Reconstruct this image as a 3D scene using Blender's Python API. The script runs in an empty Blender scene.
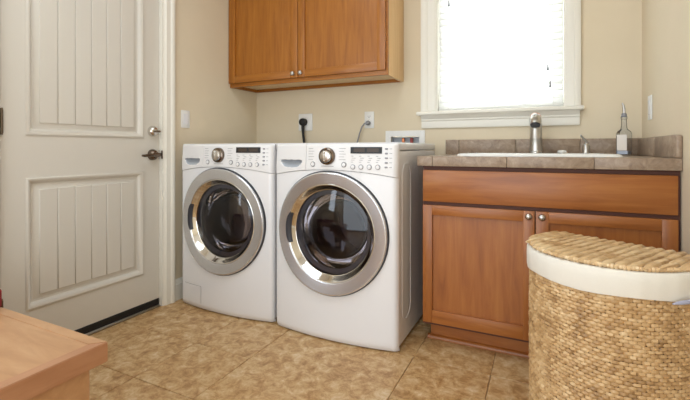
import bpy, bmesh, math, random
from mathutils import Vector, Matrix
random.seed(7)
PI = math.pi
S = bpy.context.scene
C = S.collection

# ------------------------------------------------------------------ camera, light, exposure
cam_d = bpy.data.cameras.new('camera')
cam = bpy.data.objects.new('camera', cam_d); C.objects.link(cam)
cam.location = (0, 0, 0.95)
cam.rotation_euler = (PI/2, 0, math.radians(26))
cam_d.sensor_width = 36; cam_d.lens = 36*405/690
cam_d.shift_y = -51.5/690; cam_d.clip_start = 0.02
S.camera = cam

W = bpy.data.worlds.new('world'); S.world = W; W.use_nodes = True
wn = W.node_tree.nodes; bgn = wn['Background']
bgn.inputs[0].default_value = (0.82, 0.91, 1.0, 1); bgn.inputs[1].default_value = 17.0

def area_light(name, loc, rot, sx, sy, power, col):
    l = bpy.data.lights.new(name, 'AREA'); l.shape = 'RECTANGLE'; l.size = sx; l.size_y = sy
    l.energy = power; l.color = col
    o = bpy.data.objects.new(name, l); C.objects.link(o); o.location = loc; o.rotation_euler = rot
    return o
area_light('ceiling_light_panel', (-0.85, 0.85, 2.57), (0, 0, 0), 1.3, 1.1, 15, (0.76, 0.87, 1.0))
area_light('front_fill_light', (-0.5, -1.37, 1.1), (PI/2, 0, 0), 1.8, 2.0, 28, (0.73, 0.86, 1.0))  # unseen area light added behind the camera as frontal fill
area_light('left_fill_light', (-2.05, -0.8, 1.5), (PI/2, 0, -PI/2), 0.9, 1.3, 19, (0.73, 0.86, 1.0))  # unseen area light added at the left to brighten the right wall

S.view_settings.view_transform = 'Standard'
S.view_settings.look = 'None'
S.view_settings.gamma = 1
S.view_settings.use_curve_mapping = False
S.view_settings.exposure = 0.44

# ------------------------------------------------------------------ materials
def lin(c): 
    c /= 255
    return c/12.92 if c <= 0.04045 else ((c+0.055)/1.055)**2.4
def rgb(r, g, b): return (lin(r), lin(g), lin(b), 1)
MATS = {}
def new_mat(name):
    m = bpy.data.materials.new(name); m.use_nodes = True
    MATS[name] = m
    return m, m.node_tree.nodes, m.node_tree.links, m.node_tree.nodes['Principled BSDF']
def plain(name, col, rough=0.5, metal=0.0, coat=0.0, spec=0.5, bump=0.0, bscale=200):
    m, n, l, p = new_mat(name)
    p.inputs['Base Color'].default_value = col; p.inputs['Roughness'].default_value = rough
    p.inputs['Metallic'].default_value = metal; p.inputs['Coat Weight'].default_value = coat
    p.inputs['Coat Roughness'].default_value = 0.08
    p.inputs['Specular IOR Level'].default_value = spec
    tc = n.new('ShaderNodeTexCoord'); nz = n.new('ShaderNodeTexNoise')
    nz.inputs['Scale'].default_value = bscale
    l.new(tc.outputs['Object'], nz.inputs['Vector'])
    if bump:
        b = n.new('ShaderNodeBump'); b.inputs['Strength'].default_value = bump; b.inputs['Distance'].default_value = 0.002
        l.new(nz.outputs['Fac'], b.inputs['Height']); l.new(b.outputs['Normal'], p.inputs['Normal'])
    return m
def ramp_mat(name, stops, scale=(1, 1, 1), nscale=5, detail=6, rough=0.4, coat=0.0, distort=0.0, bump=0.0, rand=False, nrough=0.6, spec=0.5, island=0.0):
    m, n, l, p = new_mat(name)
    tc = n.new('ShaderNodeTexCoord'); mp = n.new('ShaderNodeMapping'); mp.inputs['Scale'].default_value = scale
    nz = n.new('ShaderNodeTexNoise'); nz.inputs['Scale'].default_value = nscale; nz.inputs['Detail'].default_value = detail
    nz.inputs['Roughness'].default_value = nrough; nz.inputs['Distortion'].default_value = distort
    cr = n.new('ShaderNodeValToRGB')
    while len(cr.color_ramp.elements) > 1: cr.color_ramp.elements.remove(cr.color_ramp.elements[-1])
    cr.color_ramp.elements[0].position = stops[0][0]; cr.color_ramp.elements[0].color = stops[0][1]
    for pos, col in stops[1:]:
        e = cr.color_ramp.elements.new(pos); e.color = col
    l.new(tc.outputs['Object'], mp.inputs['Vector'])
    src = mp.outputs['Vector']
    if rand:
        oi = n.new('ShaderNodeObjectInfo'); mu = n.new('ShaderNodeVectorMath'); mu.operation = 'SCALE'
        cb = n.new('ShaderNodeCombineXYZ')
        for k in range(3): l.new(oi.outputs['Random'], cb.inputs[k])
        l.new(cb.outputs[0], mu.inputs[0]); mu.inputs['Scale'].default_value = 37.0
        ad = n.new('ShaderNodeVectorMath'); ad.operation = 'ADD'
        l.new(src, ad.inputs[0]); l.new(mu.outputs[0], ad.inputs[1]); src = ad.outputs[0]
    l.new(src, nz.inputs['Vector'])
    fac = nz.outputs['Fac']
    if island:
        g = n.new('ShaderNodeNewGeometry'); ma = n.new('ShaderNodeMath'); ma.operation = 'MULTIPLY_ADD'
        l.new(g.outputs['Random Per Island'], ma.inputs[0]); ma.inputs[1].default_value = island
        sb = n.new('ShaderNodeMath'); sb.operation = 'SUBTRACT'; l.new(fac, sb.inputs[0]); sb.inputs[1].default_value = island/2
        l.new(sb.outputs[0], ma.inputs[2]); fac = ma.outputs[0]
    l.new(fac, cr.inputs['Fac']); l.new(cr.outputs['Color'], p.inputs['Base Color'])
    p.inputs['Roughness'].default_value = rough; p.inputs['Coat Weight'].default_value = coat
    p.inputs['Coat Roughness'].default_value = 0.15; p.inputs['Specular IOR Level'].default_value = spec
    if bump:
        b = n.new('ShaderNodeBump'); b.inputs['Strength'].default_value = bump; b.inputs['Distance'].default_value = 0.002
        l.new(nz.outputs['Fac'], b.inputs['Height']); l.new(b.outputs['Normal'], p.inputs['Normal'])
    return m
def thin_glass(name, tint, gloss_rough=0.02, ior=1.5):
    m = bpy.data.materials.new(name); m.use_nodes = True; MATS[name] = m
    n, l = m.node_tree.nodes, m.node_tree.links
    n.remove(n['Principled BSDF'])
    t = n.new('ShaderNodeBsdfTransparent'); t.inputs[0].default_value = tint
    g = n.new('ShaderNodeBsdfGlossy'); g.inputs['Roughness'].default_value = gloss_rough
    f = n.new('ShaderNodeFresnel'); f.inputs['IOR'].default_value = ior
    mx = n.new('ShaderNodeMixShader')
    l.new(f.outputs[0], mx.inputs[0]); l.new(t.outputs[0], mx.inputs[1]); l.new(g.outputs[0], mx.inputs[2])
    l.new(mx.outputs[0], n['Material Output'].inputs['Surface'])
    return m

ramp_mat('wall_paint', [(0.3, rgb(222, 207, 180)), (0.7, rgb(226, 211, 185))], nscale=3, rough=0.75, spec=0.25)
plain('ceiling_paint', rgb(232, 228, 218), 0.9)
plain('trim_paint', rgb(235, 230, 218), 0.35, bump=0.03, bscale=120)
plain('door_paint', rgb(212, 205, 193), 0.35, bump=0.04, bscale=90)
WOODS = [(0.25, rgb(136, 78, 20)), (0.45, rgb(156, 94, 27)), (0.6, rgb(166, 103, 33)), (0.8, rgb(178, 116, 42))]
ramp_mat('wood_upright', WOODS, (14, 14, 1.0), 3.2, 8, 0.36, 0.12, 0.6)
ramp_mat('wood_level', WOODS, (1.0, 14, 14), 3.2, 8, 0.36, 0.12, 0.6)
WOODR = [(0.25, rgb(134, 75, 30)), (0.45, rgb(154, 90, 38)), (0.6, rgb(164, 100, 45)), (0.8, rgb(176, 113, 54))]
ramp_mat('red_wood_upright', WOODR, (12, 12, 1.0), 3.0, 8, 0.38, 0.1, 0.6)
ramp_mat('red_wood_level', WOODR, (1.0, 12, 12), 3.0, 8, 0.38, 0.1, 0.6)
plain('wood_gap', rgb(86, 44, 26), 0.6)
ramp_mat('birch_inside', [(0.3, rgb(216, 184, 140)), (0.7, rgb(228, 200, 158))], (1, 14, 14), 3, 6, 0.45)
ramp_mat('maple_window_glare', [(0.3, rgb(206, 162, 104)), (0.7, rgb(220, 180, 124))], (14, 14, 1), 3, 6, 0.3, 0.3)  # cabinet wood lightened: window glare put into the colour
BENCH = [(0.25, rgb(166, 122, 84)), (0.5, rgb(182, 138, 98)), (0.75, rgb(194, 152, 112))]
ramp_mat('bench_wood', BENCH, (2.0, 9, 9), 3, 7, 0.38, 0.15, 0.5)
ramp_mat('bench_wood_edge', [(0.3, rgb(160, 110, 76)), (0.7, rgb(180, 132, 98))], (9, 1.5, 9), 3, 7, 0.38, 0.15, 0.4)
ramp_mat('dark_wood', [(0.3, rgb(52, 30, 20)), (0.7, rgb(78, 46, 30))], (10, 10, 1), 3, 6, 0.5)
ramp_mat('floor_tile', [(0.30, rgb(134, 94, 52)), (0.42, rgb(170, 128, 80)), (0.50, rgb(192, 153, 104)), (0.58, rgb(206, 174, 130)), (0.70, rgb(224, 202, 168))],
         (1, 1, 1), 20, 10, 0.40, 0.0, 0.4, bump=0.12, rand=True, nrough=0.76)
plain('grout', rgb(172, 142, 102), 0.9)
ramp_mat('counter_tile', [(0.25, rgb(120, 98, 80)), (0.45, rgb(148, 126, 105)), (0.6, rgb(166, 145, 124)), (0.8, rgb(192, 172, 150))],
         (1, 1, 1), 26, 9, 0.36, 0.0, 0.8, rand=True, nrough=0.7)
plain('counter_grout', rgb(138, 116, 96), 0.8)
plain('enamel', rgb(232, 231, 233), 0.28, coat=0.5)
plain('enamel_panel', rgb(230, 228, 228), 0.34, coat=0.2)
plain('grey_plastic', rgb(150, 150, 154), 0.4)
plain('mark_grey', rgb(150, 150, 152), 0.6)
plain('black_rubber', rgb(16, 14, 14), 0.6)
plain('gasket', rgb(48, 48, 54), 0.45)
plain('satin_steel', rgb(200, 196, 190), 0.27, 1.0)
bm_ = plain('brushed_ring', rgb(216, 217, 220), 0.30, 0.8)
bp = bm_.node_tree.nodes['Principled BSDF']; bp.inputs['Anisotropic'].default_value = 0.8; bp.inputs['Anisotropic Rotation'].default_value = 0.25; bp.inputs['Roughness'].default_value = 0.24
tg = bm_.node_tree.nodes.new('ShaderNodeTangent'); tg.direction_type = 'RADIAL'; tg.axis = 'Y'
bm_.node_tree.links.new(tg.outputs[0], bp.inputs['Tangent'])
plain('scoop_shade', rgb(168, 173, 180), 0.4)  # shade inside the grip scoop put into its colour
plain('chrome', rgb(214, 210, 204), 0.08, 1.0)
plain('nickel', rgb(190, 187, 183), 0.3, 1.0)
plain('bronze_nickel', rgb(120, 106, 94), 0.2, 1.0)
plain('drum_steel', rgb(134, 124, 128), 0.35, 0.8)
plain('drum_dark', rgb(38, 34, 38), 0.5)
plain('display_black', rgb(16, 16, 18), 0.45)
plain('display_amber', rgb(62, 46, 34), 0.4)
plain('white_plastic', rgb(236, 234, 230), 0.35)
plain('sink_white', rgb(240, 238, 234), 0.15, coat=0.4)
plain('cord_grey', rgb(140, 140, 144), 0.5)
plain('valve_red', rgb(160, 50, 36), 0.4)
plain('copper', rgb(190, 120, 84), 0.3, 1.0)
plain('box_recess', rgb(205, 210, 216), 0.6)  # pale grey inside of the supply box
plain('liner_cloth', rgb(230, 224, 212), 0.9, bump=0.3, bscale=350)
plain('ribbon', rgb(168, 168, 186), 0.8)
plain('red_cloth', rgb(128, 28, 34), 0.9, bump=0.3, bscale=300)
plain('label_paper', rgb(226, 218, 210), 0.7)
plain('soap', rgb(200, 205, 214), 0.3)
SG = [(0.2, rgb(150, 114, 72)), (0.42, rgb(188, 150, 102)), (0.6, rgb(204, 168, 120)), (0.82, rgb(222, 192, 148))]
ramp_mat('seagrass', SG, (1, 1, 1), 18, 5, 0.42, 0.0, 0.0, island=0.36)
ramp_mat('seagrass_lid_sheen', [(0.2, rgb(170, 128, 82)), (0.45, rgb(212, 176, 128)), (0.75, rgb(234, 208, 166))], (1, 1, 1), 18, 5, 0.30, coat=0.5, island=0.3, spec=0.8)  # paler than the basket: window sheen put into the colour
plain('basket_core', rgb(112, 80, 48), 0.9)
thin_glass('door_glass', (0.55, 0.52, 0.55, 1), 0.02, 1.55)
thin_glass('bowl_glass', (0.8, 0.8, 0.82, 1), 0.03, 1.5)
thin_glass('window_glass', (0.97, 0.98, 0.98, 1))
thin_glass('bottle_glass', (0.90, 0.92, 0.95, 1), 0.03, 1.22)
m = bpy.data.materials.new('blind_vinyl'); m.use_nodes = True; MATS['blind_vinyl'] = m
n, l = m.node_tree.nodes, m.node_tree.links; n.remove(n['Principled BSDF'])
d = n.new('ShaderNodeBsdfDiffuse'); d.inputs[0].default_value = (0.86, 0.85, 0.82, 1)
t = n.new('ShaderNodeBsdfTranslucent'); t.inputs[0].default_value = (0.97, 0.96, 0.93, 1)
mx = n.new('ShaderNodeMixShader'); mx.inputs[0].default_value = 0.44
l.new(d.outputs[0], mx.inputs[1]); l.new(t.outputs[0], mx.inputs[2]); l.new(mx.outputs[0], n['Material Output'].inputs['Surface'])

# ------------------------------------------------------------------ mesh building
class MB:
    def __init__(s): s.v = []; s.f = []
    def add(s, vs, fs):
        o = len(s.v); s.v += [tuple(q) for q in vs]; s.f += [tuple(i+o for i in q) for q in fs]; return s
    def bm(s, b):
        b.verts.ensure_lookup_table(); b.verts.index_update()
        s.add([q.co[:] for q in b.verts], [[q.index for q in f.verts] for f in b.faces]); b.free(); return s
    def box(s, x0, x1, y0, y1, z0, z1, bev=0.0, seg=2, skip=()):
        vs = [(x0,y0,z0),(x1,y0,z0),(x1,y1,z0),(x0,y1,z0),(x0,y0,z1),(x1,y0,z1),(x1,y1,z1),(x0,y1,z1)]
        fs = {'-z':(0,3,2,1),'+z':(4,5,6,7),'-y':(0,1,5,4),'+x':(1,2,6,5),'+y':(2,3,7,6),'-x':(3,0,4,7)}
        fs = [f for k, f in fs.items() if k not in skip]
        if not bev: return s.add(vs, fs)
        b = bmesh.new(); bv = [b.verts.new(q) for q in vs]
        for f in fs: b.faces.new([bv[i] for i in f])
        bmesh.ops.bevel(b, geom=list(b.edges), offset=bev, segments=seg, affect='EDGES', profile=0.5)
        return s.bm(b)
    def tube(s, pts, r, n=10, caps=True):
        pts = [Vector(p) for p in pts]; rs = r if isinstance(r, (list, tuple)) else [r]*len(pts)
        vs = []; fs = []; up = None
        for i, p in enumerate(pts):
            tdir = (pts[min(i+1, len(pts)-1)]-pts[max(i-1, 0)]).normalized()
            if up is None: up = Vector((0,0,1)) if abs(tdir.z) < 0.9 else Vector((0,1,0))
            a = tdir.cross(up).normalized(); bb = a.cross(tdir).normalized(); up = bb
            for k in range(n):
                w = 2*PI*k/n; vs.append(p+(a*math.cos(w)+bb*math.sin(w))*rs[i])
        for i in range(len(pts)-1):
            for k in range(n):
                k2 = (k+1) % n; fs.append((i*n+k, i*n+k2, (i+1)*n+k2, (i+1)*n+k))
        if caps:
            fs.append(tuple(range(n-1, -1, -1))); fs.append(tuple((len(pts)-1)*n+k for k in range(n)))
        return s.add(vs, fs)
    def lathe(s, prof, o=(0,0,0), axis='z', n=32, closed=False):
        # prof: (radius, along) pairs
        vs = []; fs = []; rings = []
        for r, a in prof:
            ring = []
            if r < 1e-6:
                ring = [len(vs)]*n; vs.append((0, 0, a))
            else:
                for k in range(n):
                    w = 2*PI*k/n; ring.append(len(vs)); vs.append((r*math.cos(w), r*math.sin(w), a))
            rings.append(ring)
        pairs = list(zip(rings[:-1], rings[1:]))
        if closed: pairs.append((rings[-1], rings[0]))
        for A, B in pairs:
            for k in range(n):
                q = [A[k], A[(k+1) % n], B[(k+1) % n], B[k]]; q2 = []
                for i in q:
                    if i not in q2: q2.append(i)
                if len(q2) > 2: fs.append(q2)
        out = []
        for x, y, z in vs:
            if axis == 'z': p = (x, y, z)
            elif axis == '-y': p = (x, -z, y)
            elif axis == '+x': p = (z, x, y)
            elif axis == '-x': p = (-z, -x, y)
            out.append((p[0]+o[0], p[1]+o[1], p[2]+o[2]))
        return s.add(out, fs)
    def prism(s, poly, z0, z1):      # polygon in xy extruded in z
        n = len(poly)
        vs = [(x, y, z0) for x, y in poly]+[(x, y, z1) for x, y in poly]
        fs = [tuple(range(n-1, -1, -1)), tuple(range(n, 2*n))]+[(i, (i+1) % n, n+(i+1) % n, n+i) for i in range(n)]
        return s.add(vs, fs)
    def prism_axis(s, poly, a0, a1, axis):
        # polygon given in the other two axes: axis 'x' -> (y,z); axis 'y' -> (x,z)
        n = len(poly); vs = []
        for a in (a0, a1):
            for u, w in poly: vs.append((a, u, w) if axis == 'x' else (u, a, w))
        fs = [tuple(range(n-1, -1, -1)), tuple(range(n, 2*n))]+[(i, (i+1) % n, n+(i+1) % n, n+i) for i in range(n)]
        return s.add(vs, fs)
    def sheet(s, fn, nu, nv):
        vs = [fn(i/nu, j/nv) for j in range(nv+1) for i in range(nu+1)]
        fs = [(j*(nu+1)+i, j*(nu+1)+i+1, (j+1)*(nu+1)+i+1, (j+1)*(nu+1)+i) for j in range(nv) for i in range(nu)]
        return s.add(vs, fs)
    def mesh(s, name, off=(0,0,0)):
        me = bpy.data.meshes.new(name)
        me.from_pydata([(x-off[0], y-off[1], z-off[2]) for x, y, z in s.v], [], s.f)
        b = bmesh.new(); b.from_mesh(me); bmesh.ops.delete(b, geom=[v for v in b.verts if not v.link_faces], context='VERTS'); bmesh.ops.recalc_face_normals(b, faces=b.faces); b.to_mesh(me); b.free()
        me.shade_smooth(); me.set_sharp_from_angle(angle=math.radians(38))
        return me
def root_loc(o):
    while o.parent: o = o.parent
    return o.location
def part(name, mb, mat, parent=None, local=False, **props):
    off = (0,0,0) if (local or parent is None) else root_loc(parent)
    me = mb.mesh(name, off); me.materials.append(MATS[mat])
    o = bpy.data.objects.new(name, me); C.objects.link(o); o.parent = parent
    for k, v in props.items(): o[k] = v
    return o
def thing(name, label, cat, loc=(0,0,0), rz=0, group=None):
    o = bpy.data.objects.new(name, None); C.objects.link(o); o.empty_display_size = 0.05
    o.location = loc; o.rotation_euler = (0, 0, rz); o['label'] = label; o['category'] = cat
    if group: o['group'] = group
    return o
def struct(name, mb, mat, label):
    o = part(name, mb, mat); o['kind'] = 'structure'; o['label'] = label
    return o
def struct_root(name, label, loc):
    o = bpy.data.objects.new(name, None); C.objects.link(o); o.location = loc
    o['kind'] = 'structure'; o['label'] = label; o.empty_display_size = 0.05
    return o
def single(name, mb, mat, label, cat, loc, group=None):
    o = thing(name, label, cat, loc, 0, group); return o
def copy_mesh(o, parent, loc=(0,0,0), rot=None):
    c = o.copy(); C.objects.link(c); c.parent = parent; c.location = loc
    if rot: c.rotation_euler = rot
    return c
def wall_cells(axis, const0, const1, us, zs, holes):
    mb = MB()
    for i in range(len(us)-1):
        for j in range(len(zs)-1):
            cu, cz = (us[i]+us[i+1])/2, (zs[j]+zs[j+1])/2
            if any(a < cu < b and c < cz < d_ for a, b, c, d_ in holes): continue
            if axis == 'y': mb.box(us[i], us[i+1], const0, const1, zs[j], zs[j+1])
            else: mb.box(const0, const1, us[i], us[i+1], zs[j], zs[j+1])
    b = bmesh.new()
    bv = [b.verts.new(v) for v in mb.v]
    for f in mb.f: b.faces.new([bv[i] for i in f])
    bmesh.ops.remove_doubles(b, verts=b.verts, dist=1e-5)
    # drop inner faces that two neighbouring cells share
    seen = {}
    for f in b.faces: seen.setdefault(tuple(sorted(v.index for v in f.verts)), []).append(f)
    b.verts.index_update(); seen = {}
    for f in b.faces: seen.setdefault(tuple(sorted(v.index for v in f.verts)), []).append(f)
    bmesh.ops.delete(b, geom=[f for fs in seen.values() if len(fs) > 1 for f in fs], context='FACES_ONLY')
    return MB().bm(b)

# ------------------------------------------------------------------ room shell
XL, XR, YB, YF, ZC = -2.068, 0.473, 2.617, -1.4, 2.6
WX0, WX1, WZ0, WZ1 = -0.622, 0.122, 1.185, 2.15        # window opening
DY0, DY1, DZ1 = 0.892, 1.722, 2.06                      # door opening
BX0, BX1, BZ0, BZ1 = -0.925, -0.730, 0.90, 1.030        # recessed washing machine outlet box
struct('wall_back', wall_cells('y', YB, YB+0.14, [XL-0.14, BX0, BX1, WX0, WX1, XR+0.14], [0, BZ0, BZ1, WZ0, WZ1, ZC],
       [(WX0, WX1, WZ0, WZ1), (BX0, BX1, BZ0, BZ1)]), 'wall_paint', 'tan painted back wall with the window and the wall cabinet')
struct('wall_left', wall_cells('x', XL-0.14, XL, [YF, DY0, DY1, YB], [0, DZ1, ZC], [(DY0, DY1, 0, DZ1)]), 'wall_paint', 'tan painted wall beside the white door')
struct('wall_right', MB().box(XR, XR+0.14, YF, YB, 0, ZC), 'wall_paint', 'tan painted wall at the right end of the counter')
struct('wall_front', MB().box(XL-0.14, XR+0.14, YF-0.14, YF, 0, ZC), 'wall_paint', 'tan painted wall behind the viewer')
struct('ceiling', MB().box(XL-0.14, XR+0.14, YF-0.14, YB+0.14, ZC, ZC+0.1), 'ceiling_paint', 'plain white ceiling')
floor = struct('floor', MB().box(XL-0.14, XR+0.14, YF-0.14, YB+0.14, -0.1, -0.004), 'grout', 'floor of mottled brown ceramic tiles with thin grout lines')
TP = 0.3325
tile0 = None
xs = [-0.195+TP*k for k in range(-6, 3)]; ys = [1.46+TP*k for k in range(-9, 4)]
big = [(3, 8), (4, 8), (3, 9), (4, 9)]                   # four cells filled by one large tile
def tile_mesh(x0, x1, y0, y1):
    g = 0.0013
    return MB().box(-(x1-x0)/2+g, (x1-x0)/2-g, -(y1-y0)/2+g, (y1-y0)/2-g, -0.006, 0.0, 0.0015, 1)
for i in range(len(xs)-1):
    for j in range(len(ys)-1):
        x0, x1 = max(xs[i], XL), min(xs[i+1], XR); y0, y1 = max(ys[j], YF), min(ys[j+1], YB)
        if x1-x0 < 0.02 or y1-y0 < 0.02: continue
        if (i, j) in big[1:]: continue
        if (i, j) == big[0]: x1, y1 = xs[i+2], ys[j+2]
        full = abs(x1-x0-TP) < 1e-6 and abs(y1-y0-TP) < 1e-6
        c = ((x0+x1)/2, (y0+y1)/2, 0)
        if full and tile0 is not None: copy_mesh(tile0, floor, c)
        else:
            o = part('tile', tile_mesh(x0, x1, y0, y1), 'floor_tile', floor, local=True); o.location = c
            if full: tile0 = o
# baseboards
def base_prof(h=0.13, t=0.015):
    return [(0, 0), (t, 0), (t, h-0.03), (t-0.004, h-0.025), (t-0.004, h-0.012), (0.005, h), (0, h)]
struct('baseboard_left', MB().prism_axis([(XL+a, z) for a, z in base_prof()], 1.795, YB, 'y'), 'trim_paint', 'white moulded baseboard between the door casing and the corner')
struct('baseboard_back', MB().prism_axis([(YB-a, z) for a, z in base_prof()], XL+0.016, -0.53, 'x'), 'trim_paint', 'white moulded baseboard behind the machines')
struct('baseboard_right', MB().prism_axis([(XR-a, z) for a, z in base_prof()], YF, 1.93, 'y'), 'trim_paint', 'white moulded baseboard behind the wicker hamper')
# door casing
tr = struct_root('trim_1', 'white moulded casing around the white door', (XL, (DY0+DY1)/2, 0))
def casing_poly(w):
    return [(0, 0), (0, 0.012), (0.012, 0.016), (0.016, 0.020), (w*0.6, 0.020), (w*0.68, 0.026), (w*0.9, 0.028), (w, 0.024), (w, 0)]
part('casing_side', MB().prism([(XL+d_, DY1-0.006+u) for u, d_ in casing_poly(0.078)], 0, DZ1+0.09), 'trim_paint', tr)
part('casing_side', MB().prism([(XL+d_, DY0+0.002-u) for u, d_ in casing_poly(0.078)], 0, DZ1+0.09), 'trim_paint', tr)
part('casing_head', MB().prism_axis([(XL+d_, DZ1+u) for u, d_ in casing_poly(0.078)], DY0-0.05, DY1+0.05, 'y'), 'trim_paint', tr)
for y0, y1, x1 in ((DY1-0.014, DY1, XL+0.012), (DY0, DY0+0.014, -2.083)):
    part('jamb', MB().box(XL-0.139, x1, y0, y1, 0.002, DZ1), 'trim_paint', tr)
part('jamb', MB().box(XL-0.139, XL+0.012, DY0, DY1, DZ1-0.014, DZ1), 'trim_paint', tr)
part('strike_plate', MB().box(XL+0.004, XL+0.016, DY1-0.016, DY1-0.0125, 0.888, 0.938, 0.001, 1), 'bronze_nickel', tr)
part('threshold', MB().box(XL-0.12, XL-0.004, DY0+0.014, DY1-0.014, 0.0, 0.012, 0.003, 1), 'nickel', tr)

# ------------------------------------------------------------------ door
DX = -2.081                                              # face of the door
FY0, FY1 = DY0+0.017, DY1-0.017
door = struct_root('door_1', 'white two-panel plank style door with lever handle and deadbolt', (DX, (FY0+FY1)/2, 0))
def dbox(y0, y1, z0, z1, name, t=0.044, dx=0.0): return part(name, MB().box(DX-t, DX+dx, y0, y1, z0, z1), 'door_paint', door)
PY0, PY1 = 1.003, 1.597
dbox(FY0, PY0, 0.05, 2.04, 'stile'); dbox(PY1, FY1, 0.05, 2.04, 'stile')
dbox(PY0, PY1, 0.05, 0.222, 'rail'); dbox(PY0, PY1, 0.818, 1.012, 'rail'); dbox(PY0, PY1, 1.93, 2.04, 'rail')
for z0, z1 in ((0.222, 0.818), (1.012, 1.93)):
    # ogee moulding as nested picture frames
    mb = MB()
    prof = [(0.0, 0.0), (0.0, 0.006), (0.006, 0.009), (0.014, 0.006), (0.022, -0.006), (0.028, -0.012), (0.036, -0.012), (0.036, -0.03), (0.0, -0.03)]
    n_ = len(prof); vs = []
    for cy_, cz_, sy_, sz_ in ((PY0, z0, 1, 1), (PY1, z0, -1, 1), (PY1, z1, -1, -1), (PY0, z1, 1, -1)):
        for u, d_ in prof: vs.append((DX+d_, cy_+sy_*u, cz_+sz_*u))
    fs = [(a*n_+k, a*n_+(k+1) % n_, ((a+1) % 4)*n_+(k+1) % n_, ((a+1) % 4)*n_+k) for a in range(4) for k in range(n_)]
    pm = part('panel_moulding', mb.add(vs, fs), 'door_paint', door)
    # raised field of six planks with a sloped border
    a0, a1, b0, b1 = PY0+0.036, PY1-0.036, z0+0.036, z1-0.036
    fld = MB()
    i0, i1, j0, j1 = a0+0.02, a1-0.02, b0+0.02, b1-0.02
    vs = [(DX-0.014, a0, b0), (DX-0.014, a1, b0), (DX-0.014, a1, b1), (DX-0.014, a0, b1), (DX-0.006, i0, j0), (DX-0.006, i1, j0), (DX-0.006, i1, j1), (DX-0.006, i0, j1),
          (DX-0.03, a0, b0), (DX-0.03, a1, b0), (DX-0.03, a1, b1), (DX-0.03, a0, b1)]
    fld.add(vs, [(0,1,5,4), (1,2,6,5), (2,3,7,6), (3,0,4,7), (4,5,6,7), (0,8,9,1), (1,9,10,2), (2,10,11,3), (3,11,8,0), (8,11,10,9)])
    part('panel', fld, 'door_paint', door)
    wp = (i1-i0)/6
    for k in range(6):
        part('plank', MB().box(DX-0.012, DX-0.001, i0+k*wp+0.0013, i0+(k+1)*wp-0.0013, j0, j1, 0.0022, 1), 'door_paint', door)
part('bottom_sweep', MB().box(DX-0.045, DX+0.004, FY0, FY1, 0.0125, 0.049, 0.003, 1), 'black_rubber', door, label='black rubber sweep')
# lever, deadbolt, hinges
lev = part('lever_rose', MB().lathe([(0, 0.034), (0.014, 0.033), (0.024, 0.027), (0.031, 0.014), (0.033, 0.004), (0.033, -0.002)], (DX, 1.658, 0.913), '+x', 28), 'bronze_nickel', door)
part('lever', MB().tube([(DX+0.01, 1.658, 0.913), (DX+0.058, 1.658, 0.913)], 0.012, 14)
     .tube([(DX+0.056, 1.668, 0.913), (DX+0.058, 1.64, 0.915), (DX+0.057, 1.60, 0.912), (DX+0.055, 1.565, 0.909), (DX+0.054, 1.55, 0.910)], [0.011, 0.011, 0.009, 0.008, 0.006], 12), 'bronze_nickel', lev)
db = part('deadbolt_rose', MB().lathe([(0, 0.032), (0.016, 0.031), (0.025, 0.026), (0.031, 0.012), (0.032, 0.004), (0.032, -0.002)], (DX, 1.658, 1.052), '+x', 28), 'chrome', door)
part('thumb_turn', MB().box(DX+0.03, DX+0.046, 1.640, 1.682, 1.045, 1.057, 0.004, 2), 'bronze_nickel', db)
part('latch_edge', MB().box(DX-0.03, DX+0.001, FY1-0.001, FY1+0.0015, 0.885, 0.94), 'bronze_nickel', door)
for z in (0.25, 1.066, 1.85):
    hg = part('hinge', MB().tube([(DX+0.007, FY0+0.001, z-0.05), (DX+0.007, FY0+0.001, z+0.05)], 0.0065, 12)
              .tube([(DX+0.007, FY0+0.001, z-0.057), (DX+0.007, FY0+0.001, z-0.05)], 0.005, 10).tube([(DX+0.007, FY0+0.001, z+0.05), (DX+0.007, FY0+0.001, z+0.058)], 0.005, 10), 'bronze_nickel', door)

# ------------------------------------------------------------------ window and blind
win = struct_root('window_1', 'white cased window above the sink with closed blinds', ((WX0+WX1)/2, YB, WZ0))
for x0, x1, sx in ((WX0, WX0-0.094, -1), (WX1, WX1+0.07, 1)):
    w = abs(x1-x0)
    poly = [(x0+sx*(-0.004), YB+0.001), (x0+sx*(-0.004), YB-0.014), (x0+sx*0.008, YB-0.018), (x0+sx*w*0.5, YB-0.018), (x0+sx*w*0.58, YB-0.024), (x0+sx*w*0.9, YB-0.026), (x0+sx*w, YB-0.022), (x0+sx*w, YB+0.001)]
    part('casing_side', MB().prism(poly, WZ0+0.004, WZ1+0.09), 'trim_paint', win)
part('casing_head', MB().prism_axis([(YB+0.001, WZ1), (YB-0.018, WZ1), (YB-0.018, WZ1+0.05), (YB-0.026, WZ1+0.06), (YB-0.022, WZ1+0.092), (YB+0.001, WZ1+0.092)], WX0-0.1, WX1+0.08, 'x'), 'trim_paint', win)
part('stool', MB().box(-0.738, 0.206, YB-0.058, YB+0.01, 1.164, 1.188, 0.008, 3).box(WX0+0.001, WX1-0.001, YB, YB+0.10, 1.17, 1.186), 'trim_paint', win)
part('apron', MB().prism_axis([(YB+0.001, 1.082), (YB-0.014, 1.082), (YB-0.016, 1.088), (YB-0.016, 1.125), (YB-0.022, 1.132), (YB-0.022, 1.14), (YB-0.032, 1.15), (YB-0.04, 1.164), (YB+0.001, 1.164)], -0.712, 0.186, 'x'), 'trim_paint', win)
for x0, x1 in ((WX0, WX0+0.012), (WX1-0.012, WX1)):
    part('jamb', MB().box(x0, x1, YB-0.002, YB+0.135, WZ0, WZ1), 'trim_paint', win)
part('jamb', MB().box(WX0, WX1, YB-0.002, YB+0.135, WZ1-0.012, WZ1), 'trim_paint', win)
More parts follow.
